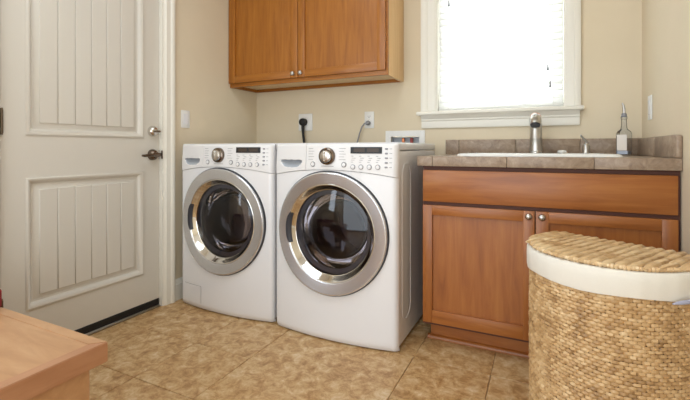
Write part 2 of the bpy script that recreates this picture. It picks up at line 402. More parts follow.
for z0, z1 in ((WZ0+0.002, WZ1-0.012),):
    s_ = part('sash', MB().box(WX0+0.012, WX0+0.052, YB+0.095, YB+0.13, z0, z1).box(WX1-0.052, WX1-0.012, YB+0.095, YB+0.13, z0, z1)
              .box(WX0+0.052, WX1-0.052, YB+0.095, YB+0.13, z0, z0+0.04).box(WX0+0.052, WX1-0.052, YB+0.095, YB+0.13, z1-0.035, z1), 'trim_paint', win)
    part('pane', MB().box(WX0+0.05, WX1-0.05, YB+0.11, YB+0.114, z0+0.035, z1-0.03), 'window_glass', s_)
bl = thing('window_blind', 'white horizontal slat blind hanging in the window above the sink', 'blind', ((WX0+WX1)/2, YB+0.045, WZ0))
BXa, BXb, YS = WX0+0.016, WX1-0.016, YB+0.045
part('headrail', MB().box(BXa, BXb, YS-0.028, YS+0.028, WZ1-0.075, WZ1-0.015, 0.003, 1), 'blind_vinyl', bl)
zb = WZ0+0.006
part('bottom_rail', MB().box(BXa, BXb, YS-0.026, YS+0.026, zb, zb+0.018, 0.005, 2), 'blind_vinyl', bl)
a_ = math.radians(66)
sl0 = None; nsl = 21; pit = 0.0415
slm = MB()
hw = 0.0285
prof = []
for k in range(7):
    u = -1+2*k/6; prof.append((u*hw, 0.003*(1-u*u)))
up = [(u, w+0.0013) for u, w in prof]; dn = [(u, w-0.0013) for u, w in reversed(prof)]
poly = [(u*math.cos(a_)-w*math.sin(a_), u*math.sin(a_)+w*math.cos(a_)) for u, w in up+dn]
slm.prism_axis(poly, BXa-(WX0+WX1)/2, BXb-(WX0+WX1)/2, 'x')
for k in range(nsl):
    z = 0.006+0.018+0.022+pit*k
    if sl0 is None:
        sl0 = part('slat', slm, 'blind_vinyl', bl, local=True); sl0.location = (0, 0, z)
    else: copy_mesh(sl0, bl, (0, 0, z))
for x in (-0.545, -0.262, 0.055):
    part('ladder_cord', MB().tube([(x, YS-0.024, zb+0.01), (x, YS-0.024, WZ1-0.07)], 0.0018, 6).tube([(x, YS+0.024, zb+0.01), (x, YS+0.024, WZ1-0.07)], 0.0018, 6), 'white_plastic', bl)
for x, zt in ((0.028, 1.425), (0.040, 1.327), (-0.540, 1.885)):
    cd = part('pull_cord', MB().tube([(x, YS-0.034, zt+0.015), (x, YS-0.033, WZ1-0.07)], 0.0011, 6), 'white_plastic', bl)
    part('tassel', MB().lathe([(0, 0.016), (0.003, 0.014), (0.004, 0.0), (0.0065, -0.018), (0.005, -0.022), (0, -0.022)], (x, YS-0.034, zt), 'z', 12), 'cord_grey', cd)

# ------------------------------------------------------------------ cabinets
def shaker(name, parent, x0, x1, z0, z1, yf, mats, st=0.055, rt=0.052, rb=0.052, th=0.019):
    up_, lv = mats
    d_ = part(name, MB().box(x0+st-0.006, x1-st+0.006, yf+0.0145, yf+th-0.0005, z0+rb-0.006, z1-rt+0.006), up_, parent)   # the flat panel carries the frame
    for a, b in ((x0, x0+st), (x1-st, x1)): part('stile', MB().box(a, b, yf, yf+th, z0, z1, 0.0012, 2), up_, d_)
    for a, b in ((z0, z0+rb), (z1-rt, z1)): part('rail', MB().box(x0+st, x1-st, yf, yf+th, a, b, 0.0012, 2), lv, d_)
    return d_
def knob(parent, x, y, z):
    return part('knob', MB().lathe([(0.0, 0.026), (0.008, 0.025), (0.013, 0.021), (0.0145, 0.016), (0.012, 0.011), (0.006, 0.008), (0.005, 0.004), (0.008, 0.0), (0, 0)], (x, y, z), '-y', 20), 'nickel', parent)
UX0, UX1, UY, UZ0, UZ1 = XL+0.002, -0.837, 2.287, 1.396, 2.32
uc = thing('wall_cabinet', 'honey brown wooden two-door wall cabinet above the washer and dryer', 'cabinet', ((UX0+UX1)/2, YB, UZ0))
part('side_panel', MB().box(UX1-0.018, UX1, UY+0.038, YB-0.001, UZ0, UZ1, 0.001, 1), 'maple_window_glare', uc, label='maple side panel with window glare in its colour')
part('side_panel', MB().box(UX0, UX0+0.018, UY+0.038, YB-0.001, UZ0, UZ1, 0.001, 1), 'wood_upright', uc)
part('bottom_panel', MB().box(UX0+0.018, UX1-0.018, UY+0.038, YB-0.02, UZ0+0.022, UZ0+0.036), 'birch_inside', uc)
part('top_panel', MB().box(UX0+0.018, UX1-0.018, UY+0.038, YB-0.02, UZ1-0.02, UZ1-0.002), 'wood_level', uc)
part('back_rail', MB().box(UX0+0.018, UX1-0.018, YB-0.019, YB-0.001, UZ0, UZ1), 'wood_level', uc)
ff = part('face_frame', MB().box(UX0, UX1, UY+0.02, UY+0.038, UZ0, UZ0+0.045, 0.0015, 1).box(UX0, UX1, UY+0.02, UY+0.038, UZ1-0.045, UZ1, 0.0015, 1)
     .box(UX0, UX0+0.04, UY+0.02, UY+0.038, UZ0+0.045, UZ1-0.045).box(UX1-0.04, UX1, UY+0.02, UY+0.038, UZ0+0.045, UZ1-0.045).box(-1.49, -1.445, UY+0.02, UY+0.038, UZ0+0.045, UZ1-0.045), 'wood_level', uc)
WM = ('wood_upright', 'wood_level')
d1 = shaker('cabinet_door', uc, UX0+0.004, -1.4695, 1.424, UZ1-0.02, UY, WM, 0.058, 0.055, 0.05)
d2 = shaker('cabinet_door', uc, -1.4655, UX1-0.012, 1.424, UZ1-0.02, UY, WM, 0.052, 0.055, 0.05)
knob(d1, -1.501, UY, 1.452); knob(d2, -1.440, UY, 1.452)

LX0, LX1, LY = -0.525, 0.4715, 1.945
bc = thing('base_cabinet', 'reddish brown wooden sink cabinet with two panelled doors and false drawer front', 'cabinet', ((LX0+LX1)/2, (LY+YB)/2, 0))
part('side_panel', MB().box(LX0, LX0+0.018, LY+0.019, YB-0.017, 0.1, 0.866, 0.001, 1), 'red_wood_upright', bc)
part('side_panel', MB().box(LX1-0.018, LX1, LY+0.019, YB-0.017, 0.1, 0.866, 0.001, 1), 'red_wood_upright', bc)
part('bottom_panel', MB().box(LX0+0.018, LX1-0.018, LY+0.019, YB-0.02, 0.1, 0.116), 'birch_inside', bc)
part('face_frame', MB().box(LX0, LX0+0.03, LY, LY+0.019, 0.1, 0.866).box(LX1-0.03, LX1, LY, LY+0.019, 0.1, 0.866)
     .box(LX0+0.03, LX1-0.03, LY, LY+0.019, 0.1, 0.135).box(LX0+0.03, LX1-0.03, LY, LY+0.019, 0.66, 0.71).box(LX0+0.03, LX1-0.03, LY, LY+0.019, 0.83, 0.866), 'wood_gap', bc)
RM = ('red_wood_upright', 'red_wood_level')
part('false_drawer_front', MB().box(LX0+0.004, LX1-0.010, LY-0.019, LY, 0.696, 0.847, 0.003, 2), 'red_wood_level', bc)
d3 = shaker('cabinet_door', bc, LX0+0.004, -0.0305, 0.115, 0.679, LY-0.019, RM, 0.045, 0.047, 0.06)
d4 = shaker('cabinet_door', bc, -0.0265, LX1-0.010, 0.115, 0.679, LY-0.019, RM, 0.05, 0.047, 0.06)
knob(d3, -0.054, LY-0.019, 0.656); knob(d4, -0.002, LY-0.019, 0.656)
part('toe_kick', MB().box(LX0+0.02, LX1, 2.026, 2.042, 0.0, 0.1), 'red_wood_level', bc)
part('shoe_moulding', MB().prism_axis([(2.026, 0), (2.010, 0), (2.010, 0.006), (2.014, 0.014), (2.020, 0.018), (2.026, 0.019)], LX0+0.005, LX1, 'x'), 'red_wood_level', bc)

# counter of ceramic tiles
CX0, CY0, CZ0, CZ1 = -0.545, 1.915, 0.868, 0.913
SX0, SX1, SY0, SY1 = -0.352, 0.276, 2.07, 2.50           # hole for the sink
ct = thing('tiled_countertop', 'brown stone-look tiled countertop with backsplash above the sink cabinet', 'countertop', (CX0, YB, CZ0))
def rect_minus(x0, x1, y0, y1, hx0, hx1, hy0, hy1):
    out = []
    ix0, ix1, iy0, iy1 = max(x0, hx0), min(x1, hx1), max(y0, hy0), min(y1, hy1)
    if ix0 >= ix1 or iy0 >= iy1: return [(x0, x1, y0, y1)]
    if y0 < iy0: out.append((x0, x1, y0, iy0))
    if iy1 < y1: out.append((x0, x1, iy1, y1))
    if x0 < ix0: out.append((x0, ix0, iy0, iy1))
    if ix1 < x1: out.append((ix1, x1, iy0, iy1))
    return out
sub = MB()
for r_ in rect_minus(CX0+0.01, XR-0.001, CY0+0.012, YB-0.018, SX0, SX1, SY0, SY1): sub.box(*r_, 0.867, 0.905)
part('substrate', sub, 'counter_grout', ct)
cxs = [CX0, -0.472, -0.142, 0.188, XR-0.0215]; cys = [CY0+0.004, 2.255, YB-0.017]
for i in range(4):
    for j in range(2):
        mb = MB()
        for r_ in rect_minus(cxs[i]+0.0006, cxs[i+1]-0.001, cys[j]+0.001, cys[j+1]-0.001, SX0, SX1, SY0, SY1): mb.box(*r_, 0.904, CZ1)
        part('top_tile', mb, 'counter_tile', ct)
    part('edge_tile', MB().box(cxs[i]+0.0006, (cxs[i+1] if i < 3 else XR-0.001)-0.0006, CY0, CY0+0.013, CZ0-0.002, CZ1-0.0005, 0.0025, 2), 'counter_tile', ct)
    part('splash_tile', MB().box(cxs[i]-(0.012 if i == 0 else 0)+0.001, (cxs[i+1] if i < 3 else XR-0.001)-0.001, YB-0.0155, YB-0.0005, CZ1, 1.005, 0.0025, 2), 'counter_tile', ct)
for y0, y1 in ((CY0+0.018, 2.255), (2.255, YB-0.018)):
    part('splash_tile', MB().box(XR-0.0205, XR-0.0005, y0+0.001, y1-0.001, CZ1, 1.003, 0.004, 2), 'counter_tile', ct)
part('splash_end_trim', MB().box(XR-0.022, XR-0.0005, CY0, CY0+0.018, CZ1, 1.001, 0.006, 3), 'counter_tile', ct)
for y0, y1 in ((CY0+0.013, 2.255), (2.255, YB-0.017)):
    part('edge_tile', MB().box(CX0-0.006, CX0+0.008, y0+0.001, y1-0.001, CZ0-0.002, CZ1-0.0005, 0.004, 2), 'counter_tile', ct)

# sink
sk = thing('sink', 'white drop-in sink with raised rim set in the tiled countertop', 'sink', (-0.025, 2.285, CZ1))
def rrect(x0, x1, y0, y1, r, n=6):
    out = []
    for cx_, cy_, a0 in ((x1-r, y1-r, 0), (x0+r, y1-r, 90), (x0+r, y0+r, 180), (x1-r, y0+r, 270)):
        for k in range(n+1):
            w = math.radians(a0+90*k/n); out.append((cx_+r*math.cos(w), cy_+r*math.sin(w)))
    return out
rings = [(rrect(-0.39, 0.312, 2.03, 2.545, 0.05), 0.9135), (rrect(-0.385, 0.307, 2.035, 2.54, 0.05), 0.922), (rrect(-0.375, 0.297, 2.045, 2.53, 0.05), 0.926),
         (rrect(-0.345, 0.268, 2.075, 2.44, 0.05), 0.924), (rrect(-0.335, 0.258, 2.085, 2.43, 0.06), 0.912), (rrect(-0.315, 0.238, 2.105, 2.41, 0.06), 0.75), (rrect(-0.27, 0.195, 2.14, 2.37, 0.06), 0.73)]
vs = []; fs = []; N_ = len(rings[0][0])
for pl, z in rings: vs += [(x, y, z) for x, y in pl]
for a in range(len(rings)-1):
    for k in range(N_): fs.append((a*N_+k, a*N_+(k+1) % N_, (a+1)*N_+(k+1) % N_, (a+1)*N_+k))
fs.append(tuple((len(rings)-1)*N_+k for k in range(N_)))
part('basin', MB().add(vs, fs), 'sink_white', sk)
part('drain', MB().lathe([(0, 0.004), (0.03, 0.004), (0.042, 0.002), (0.044, 0)], (-0.025, 2.26, 0.7305), 'z', 24), 'nickel', sk)
# faucet on the sink deck
FX, FYc, FZ = -0.033, 2.49, 0.9255
fc = thing('faucet', 'brushed chrome single-column pull-out faucet behind the sink', 'faucet', (FX, FYc, FZ))
part('base_flange', MB().lathe([(0, 0), (0.036, 0), (0.036, 0.006), (0.032, 0.01), (0, 0.01)], (FX, FYc, FZ), 'z', 28), 'chrome', fc)
part('column', MB().lathe([(0.034, 0.01), (0.033, 0.03), (0.0315, 0.075), (0.0325, 0.078), (0.0325, 0.082), (0.0315, 0.085), (0.031, 0.13), (0.030, 0.155), (0.027, 0.172), (0.015, 0.180), (0, 0.182)], (FX, FYc, FZ), 'z', 28), 'nickel', fc)
sp = part('spout', MB().tube([(FX, FYc, FZ+0.14), (FX, FYc-0.03, FZ+0.165), (FX, FYc-0.08, FZ+0.182), (FX, FYc-0.13, FZ+0.186), (FX, FYc-0.165, FZ+0.18)], [0.025, 0.025, 0.024, 0.024, 0.025], 20), 'chrome', fc)
part('spray_head', MB().tube([(FX, FYc-0.15, FZ+0.184), (FX, FYc-0.17, FZ+0.178), (FX, FYc-0.19, FZ+0.164), (FX, FYc-0.2, FZ+0.146)], [0.026, 0.0285, 0.029, 0.027], 20), 'nickel', sp)
part('reflection_band', MB().tube([(FX, FYc-0.118, FZ+0.1862), (FX, FYc-0.15, FZ+0.184)], [0.0262, 0.0275], 20), 'copper', sp, label='copper coloured reflection shaped as a band')  # warm reflection near the spray head put in as copper colour
part('spray_nozzle', MB().tube([(FX, FYc-0.2, FZ+0.147), (FX, FYc-0.203, FZ+0.14)], [0.024, 0.022], 20), 'gasket', sp)
part('handle', MB().tube([(FX, FYc+0.02, FZ+0.10), (FX, FYc+0.045, FZ+0.104)], 0.012, 14).tube([(FX, FYc+0.042, FZ+0.104), (FX, FYc+0.06, FZ+0.135), (FX, FYc+0.066, FZ+0.16)], [0.008, 0.006, 0.005], 10), 'chrome', fc)
# soap dispenser and cap on the sink deck
so = thing('soap_dispenser', 'small chrome soap dispenser pump on the sink deck beside the faucet', 'soap dispenser', (0.208, 2.49, FZ))
part('pump_body', MB().lathe([(0, 0), (0.02, 0), (0.019, 0.006), (0.018, 0.012), (0.0175, 0.04), (0.013, 0.047), (0.006, 0.05), (0.006, 0.06), (0, 0.062)], (0.208, 2.49, FZ), 'z', 20), 'nickel', so)
part('pump_spout', MB().tube([(0.212, 2.49, FZ+0.058), (0.197, 2.475, FZ+0.074), (0.180, 2.457, FZ+0.094)], [0.0075, 0.006, 0.0045], 12), 'nickel', so)
cp = thing('sink_hole_cover', 'small round white cap on the sink deck right of the faucet', 'cap', (0.095, 2.49, FZ))
part('cap_disc', MB().lathe([(0, 0.016), (0.016, 0.016), (0.021, 0.013), (0.023, 0.006), (0.023, 0)], (0.095, 2.49, FZ), 'z', 24), 'sink_white', cp)
part('cap_flange', MB().lathe([(0, 0.003), (0.026, 0.003), (0.027, 0.0), (0, 0)], (0.095, 2.49, FZ), 'z', 24), 'nickel', cp)
# bottle
bt = thing('glass_bottle', 'square clear glass bottle with paper label and metal pourer on the counter', 'bottle', (0.372, 2.47, CZ1+0.001), math.radians(-28))
def ring_stack(rs, n=6):
    vs = []; fs = []
    N = None
    for hw_, r, z in rs:
        pl = rrect(-hw_, hw_, -hw_, hw_, r, n); N = len(pl); vs += [(x, y, z) for x, y in pl]
    for a in range(len(rs)-1):
        for k in range(N): fs.append((a*N+k, a*N+(k+1) % N, (a+1)*N+(k+1) % N, (a+1)*N+k))
    fs.append(tuple(range(N-1, -1, -1))); fs.append(tuple((len(rs)-1)*N+k for k in range(N)))
    return MB().add(vs, fs)
part('body', ring_stack([(0.024, 0.006, 0.0), (0.0275, 0.006, 0.003), (0.0275, 0.006, 0.112), (0.025, 0.010, 0.122), (0.015, 0.0145, 0.134), (0.0125, 0.0124, 0.15), (0.0115, 0.0114, 0.185), (0.014, 0.0139, 0.187), (0.014, 0.0139, 0.198)]), 'bottle_glass', bt, local=True)
part('liquid', ring_stack([(0.022, 0.005, 0.006), (0.0245, 0.005, 0.008), (0.0245, 0.005, 0.024)]), 'soap', bt, local=True)
part('paper_label', MB().box(-0.022, 0.022, -0.0288, -0.0276, 0.026, 0.106), 'label_paper', bt, local=True)
pr = part('pourer_collar', MB().lathe([(0, 0.196), (0.0125, 0.196), (0.0125, 0.208), (0.009, 0.215), (0, 0.217)], (0, 0, 0), 'z', 18), 'cord_grey', bt, local=True)
part('pourer_tube', MB().tube([(0, 0, 0.21), (0, 0, 0.238), (-0.003, -0.002, 0.258), (-0.006, -0.004, 0.268)], [0.007, 0.0065, 0.005, 0.0035], 12), 'nickel', pr, local=True)

# ------------------------------------------------------------------ wall plates and plugs
def plate_y(name, label, cat, x0, x1, z0, z1, group=None):
    t_ = thing(name, label, cat, ((x0+x1)/2, YB, z0), 0, group)
    part('cover_plate', MB().box(x0, x1, YB-0.007, YB-0.0005, z0, z1, 0.003, 2), 'white_plastic', t_)
    return t_
o1 = plate_y('power_outlet', 'wide white wall outlet with a black plug in it', 'outlet', -1.666, -1.545, 1.084, 1.212)
part('socket_face', MB().lathe([(0, 0.003), (0.033, 0.003), (0.034, 0)], (-1.606, YB-0.0068, 1.148), '-y', 28), 'white_plastic', o1)
o2 = plate_y('duplex_outlet', 'narrow white wall outlet with a grey plug in it', 'outlet', -1.122, -1.050, 1.091, 1.208)
for z in (1.128, 1.172):
    sf = part('socket_face', MB().lathe([(0, 0.0025), (0.016, 0.0025), (0.0165, 0)], (-1.086, YB-0.0068, z), '-y', 24), 'white_plastic', o2)
    part('socket_slot', MB().box(-1.0945, -1.0920, YB-0.0096, YB-0.0088, z-0.002, z+0.007).box(-1.0800, -1.0775, YB-0.0096, YB-0.0088, z-0.002, z+0.007)
         .lathe([(0, 0.0006), (0.0028, 0.0006), (0.0028, 0)], (-1.086, YB-0.009, z-0.008), '-y', 10), 'gasket', sf)
part('plate_screw', MB().lathe([(0, 0.001), (0.003, 0.001), (0.003, 0)], (-1.086, YB-0.007, 1.15), '-y', 10), 'nickel', o2)
k1 = thing('dryer_power_cord', 'thick black power cord and plug hanging behind the machines', 'power cord', (-1.61, YB-0.03, 1.15))
part('plug', MB().lathe([(0, 0.042), (0.018, 0.041), (0.027, 0.034), (0.029, 0.02), (0.028, 0.0), (0, 0)], (-1.612, YB-0.0104, 1.148), '-y', 20)
     .box(-1.638, -1.586, YB-0.048, YB-0.012, 1.125, 1.172, 0.012, 3), 'black_rubber', k1)
part('cord', MB().tube([(-1.611, YB-0.032, 1.128), (-1.610, YB-0.034, 1.10), (-1.606, YB-0.036, 1.06), (-1.598, YB-0.036, 1.0), (-1.59, YB-0.034, 0.92), (-1.585, YB-0.032, 0.75)], [0.013, 0.0115, 0.010, 0.010, 0.010, 0.010], 12), 'black_rubber', k1)
k2 = thing('washer_power_cord', 'thin grey power cord and plug running down behind the dryer', 'power cord', (-1.086, YB-0.03, 1.12))
part('plug', MB().lathe([(0, 0.030), (0.010, 0.029), (0.015, 0.022), (0.017, 0.01), (0.016, 0.0), (0, 0)], (-1.089, YB-0.0104, 1.127), '-y', 18), 'cord_grey', k2)
part('cord', MB().tube([(-1.092, YB-0.034, 1.127), (-1.11, YB-0.036, 1.122), (-1.13, YB-0.034, 1.10), (-1.15, YB-0.03, 1.05), (-1.17, YB-0.03, 0.98), (-1.185, YB-0.03, 0.9), (-1.20, YB-0.03, 0.75)], 0.0048, 10), 'cord_grey', k2)
# recessed supply box
wb = thing('laundry_outlet_box', 'white framed recessed water supply box on the wall behind the dryer', 'outlet box', ((BX0+BX1)/2, YB, BZ0))
part('frame', MB().box(-0.965, BX0, YB-0.009, YB-0.0005, 0.865, 1.070, 0.002, 1).box(BX1, -0.692, YB-0.009, YB-0.0005, 0.865, 1.070, 0.002, 1)
     .box(BX0, BX1, YB-0.009, YB-0.0005, BZ1, 1.070, 0.002, 1).box(BX0, BX1, YB-0.009, YB-0.0005, 0.865, BZ0, 0.002, 1), 'white_plastic', wb)
part('recess', MB().box(BX0+0.002, BX1-0.002, YB+0.001, YB+0.05, BZ0+0.002, BZ1-0.002, skip=('-y',)), 'box_recess', wb)
for x, mt in ((-0.848, 'copper'), (-0.79, 'valve_red')):
    vl = part('valve', MB().tube([(x, YB+0.026, BZ0+0.004), (x, YB+0.026, BZ0+0.075)], 0.010, 12).tube([(x, YB+0.03, BZ0+0.05), (x, YB+0.004, BZ0+0.05)], 0.009, 12), 'copper', wb)
    part('valve_handle', MB().box(x-0.009, x+0.009, YB+0.014, YB+0.038, BZ0+0.075, BZ0+0.122, 0.004, 2), mt, vl)
# switches
s1 = thing('light_switch', 'white rocker light switch on the wall beside the door casing', 'light switch', (XL, 1.889, 1.083))
part('cover_plate', MB().box(XL+0.0005, XL+0.006, 1.857, 1.925, 1.083, 1.195, 0.0025, 2), 'white_plastic', s1)
rk = part('rocker', MB().prism_axis([(XL+0.005, 1.106), (XL+0.0085, 1.106), (XL+0.0065, 1.139), (XL+0.010, 1.172), (XL+0.005, 1.172)], 1.875, 1.907, 'y'), 'enamel', s1)
s2 = thing('light_switch', 'white switch plate on the wall right of the counter corner', 'light switch', (XR, 2.42, 1.09))
part('cover_plate', MB().box(XR-0.006, XR-0.0005, 2.385, 2.457, 1.090, 1.208, 0.0025, 2), 'white_plastic', s2)
part('rocker', MB().prism_axis([(XR-0.005, 1.116), (XR-0.0085, 1.116), (XR-0.0065, 1.149), (XR-0.010, 1.182), (XR-0.005, 1.182)], 2.405, 2.437, 'y'), 'enamel', s2)

# ------------------------------------------------------------------ washer and dryer
HW, BOW, TOPZ = 0.343, 0.036, 0.979
def bow(x):
    t_ = min(abs(x)/HW, 1.0); e = BOW*(1-t_*t_)
    rr = 0.022                                         # rounded vertical edge
    dx_ = HW-abs(x)
    if dx_ < rr: e -= rr-math.sqrt(max(0, rr*rr-(rr-dx_)**2))
    return -e
def seam(x): return 0.846-0.032*(x/HW)**2
def xs_front(n):
    out = []
    for i in range(n+1):
        u = -1+2*i/n; out.append(HW*math.copysign(1-(1-abs(u))**1.25, u))
    return out
def machine(name, label, cat, loc, dryer):
    t_ = thing(name, label, cat, loc)
    P_ = lambda nm, mb, mt, par=None, **k: part(nm, mb, mt, par or t_, local=True, **k)
    # cabinet: open at the front where the front panel sits
    body = P_('cabinet_body', MB().box(-HW+0.003, HW-0.003, 0.022, 0.725, 0.022, 0.938, skip=('-y',)), 'enamel_panel')
    for sx in (-1, 1):                                   # pressed outline on the side sheet
        out = rrect(0.075, 0.21, 0.12, 0.875, 0.06, 8); x = sx*(HW-0.003)
        path = [(x, a, b) for a, b in out]; path.append(path[0]); path.append(path[1])
        P_('side_embossing', MB().tube(path, 0.0018, 8, caps=False), 'enamel', body)
    # front panel
    X_ = xs_front(56); nz_ = 60; vs = []; fs = []
    for j in range(nz_+1):
        for x in X_:
            top = seam(x)-0.0025; v = j/nz_; z = 0.006+(top-0.006)*v
            y = bow(x)
            if z < 0.03: y += 0.006*((0.03-z)/0.018)**2
            vs.append((x, y, z))
    nx_ = len(X_)
    for j in range(nz_):
        for i in range(nx_-1):
            q = (j*nx_+i, j*nx_+i+1, (j+1)*nx_+i+1, (j+1)*nx_+i)
            cx_ = sum(vs[k][0] for k in q)/4; cz_ = sum(vs[k][2] for k in q)/4
            if math.hypot(cx_, cz_-0.535) < 0.262: continue
            fs.append(q)
    # returns: side edges, top and bottom
    base = len(vs)
    for j in range(nz_+1):
        for i in (0, nx_-1):
            x, y, z = vs[j*nx_+i]; vs.append((x, 0.024, z))
    for j in range(nz_):
        fs.append((j*nx_, (j+1)*nx_, base+2*(j+1), base+2*j)); fs.append((j*nx_+nx_-1, base+2*j+1, base+2*(j+1)+1, (j+1)*nx_+nx_-1))
    for jj in (0, nz_):
        b2 = len(vs)
        for i in range(nx_): x, y, z = vs[jj*nx_+i]; vs.append((x, 0.024, z))
        for i in range(nx_-1): fs.append((jj*nx_+i, jj*nx_+i+1, b2+i+1, b2+i))
    P_('front_panel', MB().add(vs, fs), 'enamel')
    # control panel and drawer front: bowed, with a scooped grip in the drawer front
    split = -0.131
    def face(x0, x1, scoop):
        n_ = max(8, int((x1-x0)/0.004)); nz2 = 44; vs = []; fs = []; inside = set()
        for j in range(nz2+1):
            for i in range(n_+1):
                x = x0+(x1-x0)*i/n_
                zb_ = seam(x); z = zb_+(TOPZ-0.004-zb_)*j/nz2
                y = bow(x)-0.003
                dz = TOPZ-0.004-z
                if dz < 0.012: y += 0.012-math.sqrt(max(0, 0.012**2-(0.012-dz)**2))
                y += max(0, (z-0.86))*0.06                # leans back a little
                if scoop:
                    u = (x+0.228)/0.072; w_ = (z-0.891)/0.040
                    if abs(u) < 1 and -1 < w_ < 0:
                        e = min(1.0, (1-abs(u)**6)); bot = -math.sqrt(max(0, 1-abs(u)**3.2))
                        if w_ > bot: y += 0.030*min(1, (w_-bot)*1.2)*min(1.0, (1-abs(u))*14); inside.add(len(vs))
                vs.append((x, y, z))
        m_ = n_+1; dish = []
        for j in range(nz2):
            for i in range(n_):
                q = (j*m_+i, j*m_+i+1, (j+1)*m_+i+1, (j+1)*m_+i)
                (dish if scoop and all(k in inside for k in q) else fs).append(q)
        def edge(ids):
            b2 = len(vs)
            for k in ids: vs.append((vs[k][0], 0.03, vs[k][2]))
            for a in range(len(ids)-1): fs.append((ids[a], ids[a+1], b2+a+1, b2+a))
        edge([i for i in range(m_)]); edge([nz2*m_+i for i in range(m_)])
        edge([j*m_ for j in range(nz2+1)]); edge([j*m_+n_ for j in range(nz2+1)])
        if not scoop: return MB().add(vs, fs)
        return MB().add(vs, fs), MB().add(vs, dish)
    pan, dish_ = face(-HW, split-0.001, True)
    dfr = P_('drawer_front', pan, 'enamel_panel'); P_('grip_scoop', dish_, 'scoop_shade', dfr)
    cpn = P_('control_panel', face(split+0.001, HW, False), 'enamel_panel')
    def fy(x, z): return bow(x)-0.003+max(0, z-0.86)*0.06
    # dial
    kx, kz = -0.006, 0.912; y0 = fy(kx, kz)
    dl = P_('dial_ring', MB().lathe([(0.034, 0.018), (0.041, 0.014), (0.043, 0.004), (0.043, -0.004)], (kx, y0, kz), '-y', 36), 'bronze_nickel')
    P_('dial_knob', MB().lathe([(0, 0.03), (0.022, 0.03), (0.028, 0.027), (0.032, 0.018), (0.034, 0.012), (0.034, 0)], (kx, y0, kz), '-y', 36).box(kx-0.004, kx+0.004, y0-0.034, y0-0.028, kz-0.026, kz+0.026, 0.002, 1), 'satin_steel', dl)
    # round buttons beside the dial
    for bx_, bz_ in ((-0.088, 0.872), (0.085, 0.872)):
        b_ = P_('button', MB().lathe([(0, 0.004), (0.011, 0.004), (0.0135, 0.002), (0.0135, -0.002)], (bx_, fy(bx_, bz_), bz_), '-y', 20), 'mark_grey')
        P_('button_cap', MB().lathe([(0, 0.0055), (0.0085, 0.005), (0.0095, 0.003), (0.0095, 0)], (bx_, fy(bx_, bz_), bz_), '-y', 20), 'enamel', b_)
    # display
    dx0, dx1, dz0, dz1 = 0.118, 0.271, 0.926, 0.957
    def slab(x0, x1, z0, z1, h, mt, nm, par):
        n_ = 8; vs = []; fs = []
        for s_ in (h, -0.004):
            for i in range(n_+1):
                x = x0+(x1-x0)*i/n_
                for z in (z0, z1): vs.append((x, fy(x, z)-s_, z))
        o_ = 2*(n_+1)
        for i in range(n_):
            a = 2*i; fs += [(a, a+1, a+3, a+2), (o_+a, o_+a+2, o_+a+3, o_+a+1), (a, a+2, o_+a+2, o_+a), (a+1, o_+a+1, o_+a+3, a+3)]
        fs += [(0, o_, o_+1, 1), (2*n_, 2*n_+1, o_+2*n_+1, o_+2*n_)]
        return P_(nm, MB().add(vs, fs), mt, par)
    ds = slab(dx0, dx1, dz0, dz1, 0.0025, 'display_black', 'display', t_)
    slab(dx0+0.016, dx0+0.070, dz0+0.007, dz1-0.006, 0.0032, 'display_amber', 'screen', ds)
    slab(dx0+0.082, dx0+0.138, dz0+0.007, dz1-0.006, 0.0032, 'display_amber', 'screen', ds)
    # four option buttons and their printed legends
    for q in range(4):
        bx_ = 0.131+0.0405*q; bz_ = 0.862
        b_ = P_('button', MB().lathe([(0.0, 0.003), (0.010, 0.003), (0.0125, 0.0015), (0.0125, -0.002)], (bx_, fy(bx_, bz_), bz_), '-y', 18), 'grey_plastic')
        P_('button_cap', MB().lathe([(0, 0.0045), (0.0085, 0.004), (0.010, 0.002), (0.010, 0)], (bx_, fy(bx_, bz_), bz_), '-y', 18), 'enamel', b_)
    mk = MB()
    def dash(x, z, w, h=0.0028):
        y = fy(x+w/2, z)-0.0006; mk.box(x, x+w, y, y+0.002, z, z+h)
    for q in range(4):
        for r_ in range(4): dash(0.12+0.0405*q, 0.884+0.0095*r_, 0.012+0.006*((q*3+r_) % 3), 0.0022)
    for r_ in range(5):
        dash(-0.115, 0.895+0.0135*r_, 0.030+0.01*(r_ % 2), 0.002); dash(0.056, 0.895+0.0135*r_, 0.028+0.008*((r_+1) % 2), 0.002)
    dash(-0.04, 0.862, 0.07, 0.0022)
    P_('printed_legend', mk, 'mark_grey', cpn, kind='stuff')
    for r_ in range(5):
        bz_ = 0.862+0.0215*r_; bx_ = 0.292
        P_('indicator_key', MB().box(bx_-0.008, bx_+0.007, fy(bx_, bz_)-0.003, fy(bx_, bz_)+0.003, bz_-0.004, bz_+0.004, 0.002, 1), 'grey_plastic')
        mk2 = MB().box(bx_+0.010, bx_+0.026, fy(bx_+0.018, bz_)-0.0008, fy(bx_+0.018, bz_)+0.002, bz_-0.001, bz_+0.0012)
        P_('key_legend', mk2, 'mark_grey', cpn)
    # top cover
    P_('top_cover', MB().box(-HW, HW, 0.012, 0.728, 0.941, TOPZ, 0.008, 3), 'enamel')
    # door: gasket, brushed ring, polished inner ring, glass, bowl
    o_ = (0.0, 0.0, 0.535); PB = 0.036
    def wrap(mb):                                        # the door follows the bow of the front
        mb.v = [(x, y+BOW*(x/HW)**2, z) for x, y, z in mb.v]; return mb
    def dring(prof, n, closed=False): return wrap(MB().lathe([(a, PB+c) for a, c in prof], o_, '-y', n, closed))
